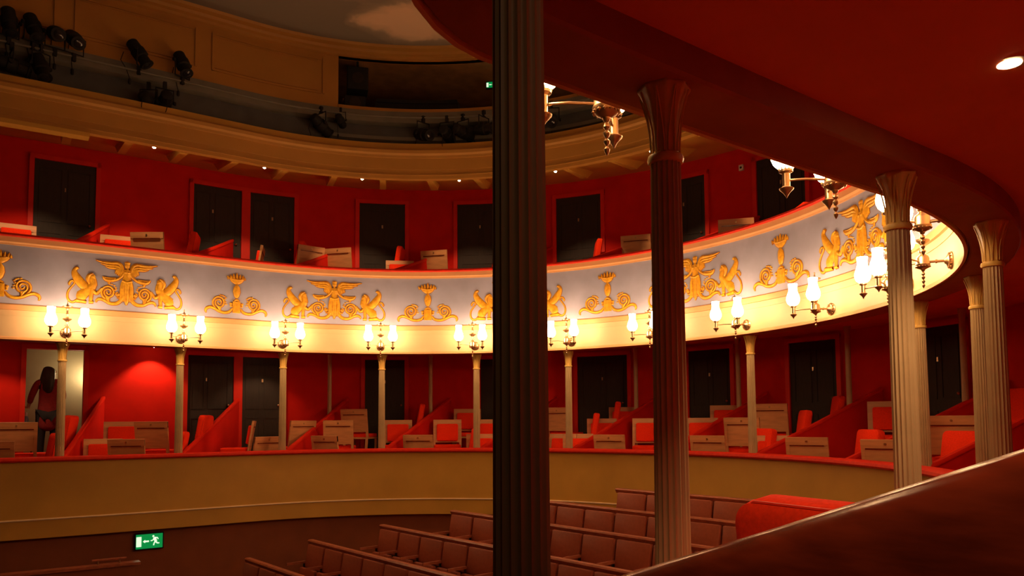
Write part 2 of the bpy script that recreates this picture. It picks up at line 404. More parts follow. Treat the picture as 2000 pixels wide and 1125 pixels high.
# ---------------------------------------------------------------- columns
def make_column(u, off, label, rad=.05, pos=None, H=1.595):
    p = P3(u, off, -.5) if pos is None else Vector(pos)
    t = thing('iron_column', label, 'column', p, nang(u), 'fluted iron columns under the upper balcony', 'thing')
    cz = H-.245
    prof = [(rad*1.16, .0), (rad*1.12, .1), (rad*1.06, cz*.5), (rad*.98, cz-.02), (rad*.98, cz)]
    MB().lathe(prof, 72, flute=18, depth=.13).build('shaft', col_m, t, smooth=True, angle=60)
    k = rad/.05
    MB().lathe([(.046*k, cz-.014), (.056*k, cz-.012), (.060*k, cz), (.056*k, cz+.012), (.046*k, cz+.014)], 28).build('collar', cap_m if rad < .055 else col_m, t, smooth=True)
    cap = MB().lathe([(.045*k, cz+.01), (.047*k, cz+.08), (.052*k, cz+.13), (.062*k, cz+.18), (.078*k, cz+.215), (.086*k, cz+.228), (.088*k, cz+.24), (.08*k, cz+.246)], 64, flute=8, depth=.09)
    cp = cap.build('capital', cap_m, t, smooth=True, angle=60)
    lf = MB()
    for j in range(8):
        a = 2*math.pi*(j+.5)/8
        for sgn in (-1, 1):
            pts = []
            for f_ in range(6):
                z = cz+.02+.2*f_/5; rr = (.047+.036*(f_/5)**2.2)*k; da = sgn*(.30-.22*abs(f_/5-.25))*(1-f_/6)
                pts.append((rr*math.cos(a+da), rr*math.sin(a+da), z))
            lf.tube(pts, [.003*k]*6, 5)
    lf.build('leaf_ribs', cap_m, cp, True)
    return t
cols = []
for k in range(8):
    u = 9.98-1.5*k
    n = k+1
    lab = ('cream column standing before the open doorway' if k == 0 else '%s cream column past the one before the open doorway' % ORD[k])
    cols.append((u, .19, lab, .05))
cols += [(-3.42, .19, 'slim cream column just behind the brightly lit tall fluted column', .05),
         (-4.66, .19, 'fluted column half hidden, second in from the darkest end of the far arc', .05),
         (-6.50, .19, 'tall fluted column with flared capital close to the small ceiling light', .05),
         (-7.74, .19, 'tall fluted column with glowing lamp cluster directly beside it', .05),
         (-9.28, .19, 'dark fluted column with full flared capital beside the red padded chair', .05)]
for c_ in cols: make_column(*c_)
# the thick one beside the camera: its capital is above the frame
make_column(-10.28, .75, 'thick dark red-brown fluted column standing closest to the viewer', .05, (.855, -5.65, CZ-1.15), 2.37)

# slender plain posts at the partitions
POSTS = [(6.16, 1.75), (4.84, 1.75), (3.45, 1.75), (2.02, 1.75), (.64, 1.75), (-.76, 1.75), (-2.1, 1.75)]
for i, (u, off) in enumerate(POSTS):
    zf = -.70
    t = thing('box_post', 'plain tan inner post at the back of the %s box past the doorway' % ORD[i+3], 'post', P3(u, off, zf), nang(u), 'plain inner posts in the boxes', 'thing')
    MB().lathe([(.045, 0), (.042, .05), (.038, .1), (.036, 1.85), (.045, 1.93), (.05, 1.97)], 14).build('post_shaft', col_m, t, True)
    MB().lathe([(.055, 0), (.055, .05), (.048, .06)], 14).build('post_base', col_m, t, True)

# ---------------------------------------------------------------- box partitions
def partition(u, uw, zr, zlow, zend, zfloor, label, rail, face=red_wall, off0=.16, off1=2.28, frac=1.0, wide=.06, name_group='sloping partitions between the boxes'):
    a = P3(u, off0, zlow); b2 = P3(uw, off1, zend)
    if frac != 1.0: b2 = a.lerp(b2, frac)
    d = (b2-a); dh = Vector((d.x, d.y, 0)); L = dh.length; e = dh.normalized(); nn = Vector((-e.y, e.x, 0))
    t = thing('box_partition', label, 'partition', (a.x, a.y, zfloor+CZ), math.atan2(e.y, e.x), name_group, 'thing')
    z0, z1 = zlow-zfloor, a.lerp(b2, 1).z-CZ-zfloor
    pb = MB(); h = .02
    pts = [(0, 0.0), (L, 0.0), (L, z1-.02), (L*.5, (z0+z1)/2-.03-.012), (0, z0-.02)]
    vs = [(x, y, z) for y in (-h, h) for x, z in pts]; n = len(pts)
    pb.add(vs, [tuple(range(n))[::-1], tuple(range(n, 2*n))]+[(i, (i+1) % n, n+(i+1) % n, n+i) for i in range(n)])
    pb.build('partition_board', face, t)
    rb = MB(); w_ = wide/2
    path = [(-.02+ (L+.02)*i/12) for i in range(13)]
    prof = [(-w_, -.12), (-w_*1.04, -.04), (-w_*.93, -.008), (-w_*.6, .012), (0, .020), (w_*.6, .012), (w_*.93, -.008), (w_*1.04, -.04), (w_, -.12)] if wide > .1 else [(-w_, -.028), (-w_*1.05, -.006), (-w_*.8, .012), (0, .018), (w_*.8, .012), (w_*1.05, -.006), (w_, -.028)]
    vs = []
    for x in path:
        f_ = x/L; z = z0+(z1-z0)*f_-.012*math.sin(math.pi*max(0, min(1, f_)))
        vs += [(x, y, z+dz) for y, dz in prof]
    m = len(prof); fs = [(i*m+k, i*m+(k+1) % m, (i+1)*m+(k+1) % m, (i+1)*m+k) for i in range(12) for k in range(m)]
    fs += [tuple(range(m)), tuple(range(12*m, 13*m))[::-1]]
    rb.add(vs, fs).build('partition_rail', rail, t, True, angle=50)
    return t
PW = [(9.98, 9.24, 'running down from beside the open doorway'), (8.48, 7.20, 'ending at the second column from the doorway'), (6.98, 5.92, 'ending at the third column from the doorway'),
      (5.48, 4.62, 'ending at the fourth column from the doorway'), (3.98, 3.22, 'ending at the fifth column, behind the thickest column'), (2.48, 1.88, 'ending at the sixth column from the doorway'),
      (.98, .52, 'ending at the seventh column from the doorway'), (-.52, -.84, 'ending at the eighth column from the doorway'), (-2.02, -2.14, 'ending at the ninth column from the doorway'),
      (-3.42, -3.05, 'in deep shade behind the paired fluted columns'), (-4.72, -4.15, 'in the darkest box of the lower balcony')]
for u, uw, lab in PW:
    partition(u-.03, uw, 0, -.47, .42, -1.15, 'red sloping box partition %s' % lab, red_trim)
PU = [(9.98, 9.24), (8.48, 7.30), (6.98, 6.0), (5.48, 4.68), (3.98, 3.26), (2.48, 1.9), (.98, .55), (-.52, -.82), (-2.02, -2.15)]
for i, (u, uw) in enumerate(PU):
    partition(u-.03, uw, 0, 2.44, 3.28, 1.75, 'red sloping partition in the upper balcony, %s from the stage end' % ORD[i+1], red_trim, name_group='sloping partitions in the upper balcony')
# the polished partition beside the camera
partition(-10.21, -10.21, 0, -.545, .315, -1.15, 'polished dark red partition with curved rail rising beside the viewer', maho, face=maho, off0=.02, off1=2.28, wide=.11, name_group='sloping partitions between the boxes')

# ---------------------------------------------------------------- gas-style wall lamps
def make_sconce():
    """local frame: wall plane at x=0, the room at -x; y along the wall; z=0 at the arm height"""
    t = thing('wall_lamp', 'x', 'wall lamp', (0, 0, 0), 0, 'twin-armed brass wall lamps on the upper balcony front')
    X = -.20
    ro = MB(); Mx = Matrix.Rotation(R(-90), 4, 'Y')
    ro.lathe([(.001, 0), (.066, .0), (.07, .008), (.058, .016), (.05, .02), (.052, .028), (.03, .036), (.02, .05), (.001, .055)], 24, M=Mx)
    for k in range(12):
        a = 2*math.pi*k/12; ro.lathe([(.001, -.008), (.009, 0), (.001, .008)], 6, (-.018, .058*math.cos(a), .058*math.sin(a)))
    ro.build('wall_rose', brass, t, True)
    MB().tube([(-.03, 0, 0), (X+.03, 0, 0)], .010, 10).tube([(-.10, 0, 0), (-.115, 0, 0)], .016, 10).build('stem', brass, t, True)
    bd = MB().lathe([(.001, -.078), (.012, -.07), (.016, -.058), (.040, -.046), (.052, -.030), (.054, -.018), (.048, -.008), (.046, .03), (.040, .045), (.022, .058), (.016, .07), (.026, .078), (.026, .09), (.014, .10), (.013, .13), (.022, .14), (.050, .158), (.056, .170), (.05, .176), (.020, .182), (.013, .20), (.013, .225), (.02, .235), (.013, .245), (.012, .29)], 24, (X, 0, 0))
    b0 = bd.build('lamp_body', brass, t, True)
    bb = MB()
    for k in range(14):
        a = 2*math.pi*k/14; bb.lathe([(.001, -.008), (.008, 0), (.001, .008)], 6, (X+.05*math.cos(a), .05*math.sin(a), -.036))
    bb.build('beading', brass, b0, True)
    MB().lathe([(.001, -.205), (.010, -.19), (.012, -.18), (.004, -.168), (.012, -.156), (.013, -.148), (.004, -.138), (.013, -.125), (.014, -.116), (.005, -.106), (.014, -.094), (.010, -.08), (.004, -.074)], 12, (X, 0, 0)).build('pendant', brass, t, True)
    fi = MB().lathe([(.012, .285), (.014, .30), (.030, .315), (.062, .325), (.066, .333), (.058, .338), (.02, .350), (.008, .36), (.006, .385), (.010, .395), (.001, .405)], 20, (X, 0, 0))
    fi.build('finial', brass, t, True)
    for sy in (-1, 1):
        bx, by = X-.15, sy*.19
        arm = MB().tube([(X-.03, sy*.03, .0), (X-.09, sy*.11, .004), (bx+.01, by-sy*.02, .0)], .0065, 8).build('lamp_arm', brass, t, True)
        br = MB().lathe([(.001, -.095), (.006, -.085), (.012, -.074), (.018, -.066), (.034, -.05), (.036, -.044), (.024, -.038), (.019, -.034), (.019, .032), (.026, .036), (.034, .040), (.034, .05), (.026, .054), (.022, .06)], 20, (bx, by, 0))
        for k in range(12):
            a = 2*math.pi*k/12; br.box(-.003, .003, -.002, .002, .05, .072, Matrix.Translation((bx+.034*math.cos(a), by+.034*math.sin(a), 0)))
        bo = br.build('burner', brass, t, True)
        sh = MB().lathe([(.030, .056), (.042, .064), (.060, .082), (.071, .11), (.073, .130), (.066, .165), (.053, .198), (.046, .225), (.045, .255), (.049, .30)], 24, (bx, by, 0))
        sh.build('glass_shade', glass_on, t, True)
    return t
SC = [(9.96, 'over the column before the open doorway'), (8.52, 'over the second column from the doorway'), (7.04, 'over the third column from the doorway'), (5.5, 'over the fourth column from the doorway'),
      (3.96, 'just clear of the thickest column, over the fifth column'), (2.34, 'half behind the thickest column, over the sixth column'), (.88, 'partly hidden by the second thickest column'), (-.65, 'over the eighth column, beside a winged figure'),
      (-2.15, 'over the ninth column, below a gilt urn'), (-3.70, 'half hidden by the tall column with the glow'), (-4.80, 'lowest of the lamps showing a round wall rose'),
      (-6.25, 'seen end-on just under the dark beam edge'), (-7.58, 'hanging below the beam edge in front of the upper doors'), (-9.16, 'with tip hanging beside the nearest flared capital')]
s0 = make_sconce()
for i, (u, lab) in enumerate(SC):
    loc = P3(u, 0, 1.205); rz = nang(u)
    lab = 'brass twin wall lamp '+lab
    if i == 0: s0.location = loc; s0.rotation_euler = (0, 0, rz); s0['label'] = lab
    else: dup(s0, loc, rz, lab)

# ---------------------------------------------------------------- gilt frieze ornaments
SHADE = MB()
class Relief:
    """flat drawing (x across, z up, metres) raised in low relief and laid on the curved front"""
    def __init__(s, uc): s.uc = uc; s.mb = MB(); s.sh = SHADE
    def to(s, x, z, d):
        (px, py), _ = cv(s.uc-x, -d); return (px, py, z+CZ)
    def stroke(s, pts, ws, d=.012, sub=4):
        ws = ws if isinstance(ws, (list, tuple)) else [ws]*len(pts)
        P = []; n = len(pts)
        for i in range(n-1):
            p0, p1, p2, p3 = pts[max(i-1, 0)], pts[i], pts[i+1], pts[min(i+2, n-1)]
            for k in range(sub):
                t = k/sub
                q = [.5*((2*p1[j])+(-p0[j]+p2[j])*t+(2*p0[j]-5*p1[j]+4*p2[j]-p3[j])*t*t+(-p0[j]+3*p1[j]-3*p2[j]+p3[j])*t**3) for j in (0, 1)]
                P.append((q[0], q[1], ws[i]+(ws[i+1]-ws[i])*t))
        P.append((*pts[-1], ws[-1]))
        vs = []; m = len(P); vo = []
        for i, (x, z, w_) in enumerate(P):
            a, c = P[max(i-1, 0)], P[min(i+1, m-1)]; tx, tz = c[0]-a[0], c[1]-a[1]; l = math.hypot(tx, tz) or 1
            nx, nz_ = -tz/l, tx/l; h = w_/2; ho = h+.0055
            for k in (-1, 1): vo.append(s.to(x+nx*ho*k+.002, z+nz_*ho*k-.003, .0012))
            dd = min(d, w_*.6+.002)
            for k, dep in ((-1, .003), (-.6, dd*.75+.002), (0, dd+.002), (.6, dd*.75+.002), (1, .003)):
                vs.append(s.to(x+nx*h*k, z+nz_*h*k, dep))
        fs = [(i*5+k, i*5+k+1, (i+1)*5+k+1, (i+1)*5+k) for i in range(m-1) for k in range(4)]
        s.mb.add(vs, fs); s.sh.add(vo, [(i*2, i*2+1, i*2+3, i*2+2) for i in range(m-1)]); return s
    def blob(s, x, z, rx, rz, d=.016, rot=0):
        vs = [s.to(x, z, d)]; N = 16
        for rr, dep in ((.55, d*.85), (.85, d*.5), (1, .001)):
            for k in range(N):
                a = 2*math.pi*k/N; ex, ez = rr*rx*math.cos(a), rr*rz*math.sin(a); c_, s_ = math.cos(rot), math.sin(rot)
                vs.append(s.to(x+ex*c_-ez*s_, z+ex*s_+ez*c_, dep))
        fs = [(0, 1+k, 1+(k+1) % N) for k in range(N)]
        for l in range(2): fs += [(1+l*N+k, 1+(l+1)*N+k, 1+(l+1)*N+(k+1) % N, 1+l*N+(k+1) % N) for k in range(N)]
        s.mb.add(vs, fs); return s
    def done(s, name, parent): return s.mb.build(name, gold, parent, True, world=True, angle=55)
KF = .000895
def figure_motif(u, label, sx=1.0):
    global SHADE
    SHADE = MB()
    t = thing('gilt_ornament', label, 'ornament', P3(u, 0, 1.66), 0, 'gilt winged figure ornaments on the frieze', 'thing')
    def X(x): return (x-1025)*KF*sx
    def Z(y): return 1.545+(930-y)*KF
    def L(pts, m=1): return [(m*X(x), Z(y)) for x, y in pts]
    def W(*w_): return [a*KF*1.25 for a in w_]
    r = Relief(u)
    r.blob(X(1028), Z(200), 40*KF, 52*KF, .02); r.blob(X(1028), Z(165), 44*KF, 30*KF, .022)
    r.stroke(L([(1026, 240), (1026, 280)]), W(34, 40), .012)
    r.stroke(L([(1026, 275), (1026, 330), (1026, 390), (1026, 450)]), W(110, 130, 80, 120), .02)
    r.blob(X(1000), Z(315), 30*KF, 28*KF, .028); r.blob(X(1052), Z(315), 30*KF, 28*KF, .028)
    r.stroke(L([(950, 445), (1025, 470), (1105, 445)]), W(34, 44, 34), .026)
    for m in (1, -1):
        r.stroke(L([(1075, 460), (1090, 560), (1092, 700)], m), W(46, 56, 60), .02)
        r.stroke(L([(1062, 300), (1110, 380), (1180, 432), (1262, 462)], m), W(36, 32, 28, 24), .016)
        r.stroke(L([(1050, 490), (1040, 600), (1050, 720)], m), W(30, 34, 24), .026)
        r.stroke(L([(1075, 690), (1060, 740), (1085, 770)], m), W(40, 34, 6), .016)
        r.stroke(L([(1200, 405), (1215, 430), (1260, 450), (1340, 450), (1380, 425), (1395, 400)], m), W(10, 26, 40, 40, 26, 10), .018)
        r.stroke(L([(1215, 412), (1300, 420), (1385, 412)], m), W(14, 18, 14), .012)
        r.stroke(L([(1300, 465), (1300, 515)], m), W(40, 14), .012)
    r.stroke(L([(1025, 470), (1025, 600), (1025, 740), (1022, 825)]), W(30, 40, 60, 6), .024)
    fg = r.done('winged_figure', t)
    for m, nm in ((1, 'wing'), (-1, 'wing')):
        r = Relief(u)
        r.stroke(L([(1085, 320), (1105, 240), (1160, 180), (1280, 185), (1400, 180), (1512, 158)], m), W(26, 44, 44, 38, 28, 3), .018)
        r.stroke(L([(1120, 250), (1190, 222), (1300, 222), (1440, 205)], m), W(30, 40, 38, 5), .014)
        r.stroke(L([(1130, 270), (1210, 255), (1300, 255), (1370, 238)], m), W(30, 36, 26, 4), .012)
        for k in range(5):
            x0 = 1105+k*20; r.stroke(L([(x0, 240+k*6), (x0+8, 320-k*4), (x0+6+k*4, 400-k*14)], m), W(20, 24, 6), .014)
        r.done('wing', fg)
        r = Relief(u)
        r.stroke(L([(1075, 680), (1110, 750), (1180, 805), (1280, 808), (1370, 765), (1440, 752), (1480, 775), (1490, 812)], m), W(36, 42, 40, 36, 34, 34, 26, 6), .016)
        sp = []
        for k in range(26):
            a = R(-70+k*33); rr = 118-k*4.1
            sp.append((1308-rr*math.cos(a+math.pi)*.95, 640+rr*math.sin(a+math.pi)*.95))
        r.stroke(L(sp, m), W(*([22]*10+[20]*8+[16]*8)), .012, sub=2)
        for (x, y, a) in ((1195, 560, 0), (1215, 530, 0), (1250, 515, 0), (1205, 600, 0), (1190, 585, 0), (1290, 510, 0)):
            r.blob(m*X(x), Z(y), 17*KF, 12*KF, .012)
        r.stroke(L([(1310, 790), (1306, 730), (1260, 700)], m), W(40, 34, 8), .014)
        r.stroke(L([(1310, 770), (1330, 720), (1350, 700)], m), W(24, 24, 6), .014)
        cs = [(1160+36*math.cos(R(90-k*38))*(1-k*.07), 665-36*math.sin(R(90-k*38))*(1-k*.07)) for k in range(10)]
        r.stroke(L([(1098, 640), (1104, 690), (1130, 715), (1175, 712)], m), W(10, 18, 18, 10), .012)
        r.stroke(L(cs, m), W(*[14]*10), .012, sub=2); r.blob(m*X(1160), Z(668), 26*KF, 26*KF, .013)
        r.done('scroll', t)
        r = Relief(u)   # griffin, drawn on the m=1 side facing the figure
        r.stroke(L([(1545, 540), (1575, 590), (1640, 650), (1715, 725)], m), W(90, 105, 100, 120), .024)
        r.blob(m*X(1710), Z(730), 70*KF, 82*KF, .026)
        r.stroke(L([(1560, 610), (1565, 700), (1572, 800)], m), W(54, 42, 34), .03); r.stroke(L([(1530, 812), (1600, 812)], m), W(30, 34), .022)
        r.stroke(L([(1545, 630), (1490, 672), (1450, 640), (1410, 585)], m), W(44, 38, 32, 24), .022)
        r.stroke(L([(1635, 815), (1700, 808), (1785, 800)], m), W(34, 40, 50), .028)
        r.stroke(L([(1540, 560), (1545, 490), (1560, 440)], m), W(90, 80, 70), .026)
        r.blob(m*X(1552), Z(425), 42*KF, 52*KF, .03); r.blob(m*X(1525), Z(440), 20*KF, 22*KF, .028)
        r.stroke(L([(1545, 375), (1595, 400), (1620, 460), (1590, 540)], m), W(30, 44, 46, 20), .032)
        gb = r.done('griffin', t)
        r = Relief(u)
        r.stroke(L([(1615, 610), (1690, 560), (1765, 480), (1812, 400), (1820, 345), (1790, 305), (1762, 320)], m), W(70, 100, 96, 70, 46, 34, 16), .02)
        for k in range(4): r.stroke(L([(1640+k*34, 560-k*26), (1700+k*30, 560-k*40), (1735+k*26, 520-k*60)], m), W(8, 14, 4), .03)
        r.done('griffin_wing', gb)
        r = Relief(u)
        r.stroke(L([(1775, 790), (1830, 828), (1885, 812), (1915, 750), (1905, 670), (1860, 600), (1818, 545), (1835, 510), (1870, 512), (1893, 550), (1888, 580)], m), W(26, 24, 22, 20, 18, 16, 16, 16, 22, 26, 6), .014)
        r.done('griffin_tail', gb)
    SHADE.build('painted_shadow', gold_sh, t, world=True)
    return t
KU = .00069
def urn_motif(u, label, sx=1.0):
    global SHADE
    SHADE = MB()
    t = thing('gilt_ornament', label, 'ornament', P3(u, 0, 1.64), 0, 'gilt flaming urn ornaments on the frieze', 'thing')
    def X(x): return (x-915)*KU*sx
    def Z(y): return 1.64+(1030-y)*KU
    def L(pts, m=1): return [(m*X(x), Z(y)) for x, y in pts]
    def W(*w_): return [a*KU*1.2 for a in w_]
    r = Relief(u)
    r.stroke(L([(915, 420), (915, 470), (915, 560), (915, 650), (915, 700)]), W(50, 110, 130, 90, 30), .028)
    r.stroke(L([(915, 400), (915, 425)]), W(40, 50), .02)
    r.done('urn', t)
    r = Relief(u)
    r.stroke(L([(915, 395), (915, 340), (915, 290)]), W(60, 200, 260), .024)
    r.stroke(L([(740, 262), (830, 290), (915, 300), (1000, 290), (1090, 262)]), W(14, 40, 50, 40, 14), .028)
    for (x, h, dx_) in ((735, 60, -45), (790, 90, -25), (850, 110, -12), (915, 130, 0), (980, 100, 16), (1040, 90, 30), (1085, 60, 10)):
        r.stroke(L([(x, 290), (x+dx_*.4, 290-h*.6), (x+dx_, 290-h*1.15)]), W(50, 40, 4), .018)
    r.done('flame_bowl', t)
    r = Relief(u)
    def quad(x0, x1, y0, y1, d):
        a = [r.to(X(x0), Z(y1), .001), r.to(X(x1), Z(y1), .001), r.to(X(x1), Z(y0), .001), r.to(X(x0), Z(y0), .001)]
        b3 = [r.to(X(x0+8), Z(y1-8), d), r.to(X(x1-8), Z(y1-8), d), r.to(X(x1-8), Z(y0+8), d), r.to(X(x0+8), Z(y0+8), d)]
        r.mb.add(a+b3, [(4, 5, 6, 7), (0, 1, 5, 4), (1, 2, 6, 5), (2, 3, 7, 6), (3, 0, 4, 7)])
    quad(825, 1005, 775, 1030, .022); quad(860, 970, 815, 940, .028)
    r.stroke(L([(850, 770), (915, 735), (980, 770)]), W(30, 44, 30), .02)
    for m in (1, -1):
        r.blob(m*X(1040), Z(830), 36*KU, 30*KU, .02); r.blob(m*X(1035), Z(880), 30*KU, 24*KU, .018)
    r.done('pedestal', t)
    for m in (1, -1):
        r = Relief(u)
        r.stroke(L([(1010, 930), (1070, 1000), (1180, 1030), (1300, 1010), (1400, 960), (1500, 930), (1580, 955), (1610, 1010), (1590, 1060)], m), W(30, 46, 46, 44, 44, 46, 46, 36, 8), .018)
        sp = []
        for k in range(24):
            a = R(-60+k*34); rr = 150-k*5.6
            sp.append((1310-rr*math.cos(a+math.pi), 820+rr*math.sin(a+math.pi)))
        r.stroke(L(sp, m), W(*([30]*10+[26]*8+[20]*6)), .014, sub=2)
        for (x, y) in ((1160, 710), (1190, 680), (1230, 665), (1165, 800), (1150, 850), (1180, 750), (1280, 660)):
            r.blob(m*X(x), Z(y), 24*KU, 18*KU, .014)
        r.stroke(L([(1300, 1000), (1290, 930), (1250, 900)], m), W(46, 44, 10), .016); r.stroke(L([(1300, 970), (1330, 920), (1350, 900)], m), W(30, 30, 8), .016)
        r.done('scroll', t)
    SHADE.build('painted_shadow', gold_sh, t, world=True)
    return t
fl_ = ['nearest the stage end of the blue frieze', 'second from the stage end of the frieze', 'mostly behind the thickest column', 'beside the second thickest column', 'largest seen, just before the lit tall column']
for u, lab in zip((9.24, 6.24, 3.24, .22, -2.76), fl_): figure_motif(u, 'gilt winged figure between two griffins, '+lab, .9 if u > 8 else 1.0)
ul = ['cut off at the stage end of the frieze', 'between the first two winged figures', 'between the second winged figure and thickest column', 'between the thickest column and the next fluted column', 'tilted steeply, closest to the lit tall column']
for u, lab in zip((10.72, 7.74, 4.74, 1.72, -1.28), ul): urn_motif(u, 'gilt flaming urn with scrolls, '+lab, .93 if u > 7 else 1.0)

# ---------------------------------------------------------------- box chairs
def make_chair(kind):
    t = thing('box_chair', 'x', 'chair', (0, 0, 0), 0, 'red and wood chairs in the boxes')
    for sx in (-1, 1):
        MB().box(sx*.215-.018, sx*.215+.018, .17, .206, 0, .40).build('leg', chair_w, t)
        bl = MB(); bl.add([(sx*.215+a, -.20+b3+c, z) for z, c in ((0, -.05), (.40, 0)) for a, b3 in ((-.018, -.018), (.018, -.018), (.018, .018), (-.018, .018))], [(0, 3, 2, 1), (4, 5, 6, 7), (0, 1, 5, 4), (1, 2, 6, 5), (2, 3, 7, 6), (3, 0, 4, 7)])
        bl.build('leg', chair_w, t)
    MB().box(-.235, .235, -.215, .21, .385, .415).build('seat_frame', chair_w, t)
    MB().rbox(-.235, .235, -.205, .225, .415, .48, .05, axis='z').build('seat', red_cloth, t, True)
    M = Matrix.Translation((0, -.205, .46)) @ Matrix.Rotation(R(9), 4, 'X')
    if kind == 'A':
        fr = MB()
        for sx in (-1, 1): fr.box(sx*.232-.02, sx*.232+.02, -.03, .0, -.06, .46, M)
        fr.box(-.252, .252, -.034, .004, .37, .465, M); fr.box(-.212, .212, -.026, -.006, .09, .37, M); fr.box(-.212, .212, -.03, .0, .055, .09, M)
        bf = fr.build('back_frame', chair_w, t)
        MB().box(-.205, .205, -.038, -.034, .362, .374, M).build('groove_shadow_line', maho, bf)  # dark strip standing in for the shadow line under the top rail
        kn = MB().lathe([(.001, -.004), (.014, -.003), (.014, .003), (.001, .004)], 12, M=M @ Matrix.Translation((0, -.036, .42)) @ Matrix.Rotation(R(90), 4, 'X'))
        kn.build('number_disc', brass_d, bf, True)
        MB().rbox(-.19, .19, -.01, .05, .08, .385, .03, M).build('backrest', red_cloth, t, True)
    else:
        MB().rbox(-.235, .235, -.05, .05, .02, .56, .075, M, n=8).build('backrest', red_cloth, t, True)
        MB().tube([M @ Vector((x, -.036, z)) for x, z in ((-.230, .06), (-.230, .46), (-.224, .505), (-.205, .535), (-.17, .555), (.17, .555), (.205, .535), (.224, .505), (.230, .46), (.230, .06))], .004, 6).build('piping', red_trim, t.children[-1], True)
        fr = MB()
        for sx in (-1, 1): fr.box(sx*.215-.018, sx*.215+.018, -.05, -.02, -.07, .05, M)
        fr.build('back_frame', chair_w, t)
    return t
TOFF = {1: .62, 2: 1.15, 3: 1.72}
ZL = {1: -1.15, 2: -.9, 3: -.7}; ZU = {1: 1.75, 2: 2.0, 3: 2.2}
DRESS = [(10.42,2,87,'A',38),(10.12,2,160,'B',86),(10.38,1,166,'B',44),(10.60,1,77,'A',8),(9.10,2,261,'A',235),(8.56,2,54,'A',310),(9.38,1,262,'A',203),(8.96,1,60,'A',266),(8.68,1,159,'B',305),(8.14,2,147,'B',366),(7.42,2,159,'A',458),(7.24,1,107,'A',500),(6.68,2,105,'A',570),(6.04,2,57,'A',663),(5.76,3,40,'A',702),(6.16,1,32,'A',652),(5.26,2,242,'A',775),(5.16,3,152,'B',792),(4.88,1,46,'A',824),(4.56,2,239,'A',871),(4.36,3,232,'A',908),(4.30,1,148,'B',898),(4.04,1,237,'A',932),(3.94,2,236,'A',958),(2.98,3,15,'A',1105),(2.82,1,201,'A',1088),(2.60,2,139,'B',1137),(2.42,3,137,'B',1183),(2.26,3,226,'A',1207),(2.36,2,228,'A',1170),(2.54,1,229,'A',1122),(1.92,1,26,'A',1200),(1.66,2,222,'A',1262),(1.34,1,139,'B',1274),(0.88,2,220,'A',1370),(0.80,3,218,'A',1418),(0.24,2,22,'A',1457),(0.40,1,19,'A',1394),(-0.12,1,157,'B',1462),(0.16,3,20,'A',1514),(-0.28,2,135,'B',1530),(-0.38,3,132,'B',1597),(-0.50,1,215,'A',1512),(-1.08,1,18,'A',1587),(-1.60,1,150,'B',1655),(-1.24,3,208,'A',1733),(-2.26,1,13,'A',1745),(-2.92,1,155,'B',1832),(-2.54,2,14,'A',1868),(-2.50,3,162,'B',1955),(-4.16,1,151,'B',1992),]
UPPER = [(10.56,2,267,'A',28),(9.22,2,261,'A',228),(8.68,2,54,'A',302),(8.38,2,158,'B',341),(7.34,2,158,'A',475),(6.72,3,150,'B',559),(6.50,3,94,'A',592),(5.98,3,41,'A',672),(5.44,3,143,'B',752),(5.24,2,242,'A',780),(4.72,3,39,'A',857),(4.10,3,136,'B',945),(2.72,3,144,'B',1137),(1.98,3,35,'A',1240),(-0.32,2,144,'B',1525),(0.32,2,37,'A',1437),]
protos = {}
USED = {}
def label_for(level, u, tier, yaw, kind):
    bx = int((9.98-u)//1.5)+1
    phi = math.degrees(math.atan2(cv(u, TOFF[tier])[0][1]+6.8, cv(u, TOFF[tier])[0][0])); rel = (yaw-phi) % 360
    if kind == 'B': look = 'fully padded red chair seen side-on'
    elif rel < 60 or rel > 300: look = 'wooden-backed chair turned away'
    elif 60 <= rel < 120 or 240 < rel <= 300: look = 'narrow edge-on wood and red chair'
    else: look = 'wood-framed red chair facing out'
    row = {1: 'front row', 2: 'middle row', 3: 'back row'}[tier]
    n = USED.get((level, look, row, bx), 0); USED[(level, look, row, bx)] = n+1
    pre = ['', 'next ', 'last '][n]
    if level == 'lower':
        where = 'lower box by the doorway' if bx <= 0 else '%s lower box past the doorway' % ORD[bx]
    else: where = '%s upper box from the stage' % ORD[max(bx, 0)+1]
    return '%s%s, %s, %s' % (pre, look, row, where)
SEGS = {'lower': [(P3(u-.03, .16, 0), P3(w_, 2.28, 0)) for u, w_, _ in PW], 'upper': [(P3(u-.03, .16, 0), P3(w_, 2.28, 0)) for u, w_ in PU]}
def relax(level, pts):
    """nudge chairs off the partitions and off one another"""
    DP, DC = (.20, .40) if level == 'lower' else (.10, .30)
    P = [Vector((p.x, p.y)) for p in pts]
    for it in range(60):
        for i in range(len(P)):
            for a, b3 in SEGS[level]:
                A = a.to_2d(); d = b3.to_2d()-A; t_ = max(0, min(1, (P[i]-A).dot(d)/d.dot(d))); q = P[i]-(A+d*t_); l = q.length
                if 1e-6 < l < DP: P[i] += q/l*(DP-l)*.5
            for j2 in range(i):
                q = P[i]-P[j2]; l = q.length
                if 1e-6 < l < DC: P[i] += q/l*(DC-l)*.25; P[j2] -= q/l*(DC-l)*.25
    return [Vector((p.x, p.y, z.z)) for p, z in zip(P, pts)]
def place(level, tab, Z):
    locs = relax(level, [P3(u, TOFF[tier], Z[tier]) for (u, tier, yaw, kind, _) in tab])
    for loc, (u, tier, yaw, kind, _) in zip(locs, tab):
        rz = R(yaw-90); lab = label_for(level, u, tier, yaw, kind)
        grp = 'chairs in the %s balcony boxes' % level
        if kind not in protos:
            protos[kind] = make_chair(kind); o = protos[kind]; o.location = loc; o.rotation_euler = (0, 0, rz); o['label'] = lab; o['group'] = grp
        else: dup(protos[kind], loc, rz, lab, grp)
place('lower', DRESS, ZL); place('upper', UPPER, ZU)
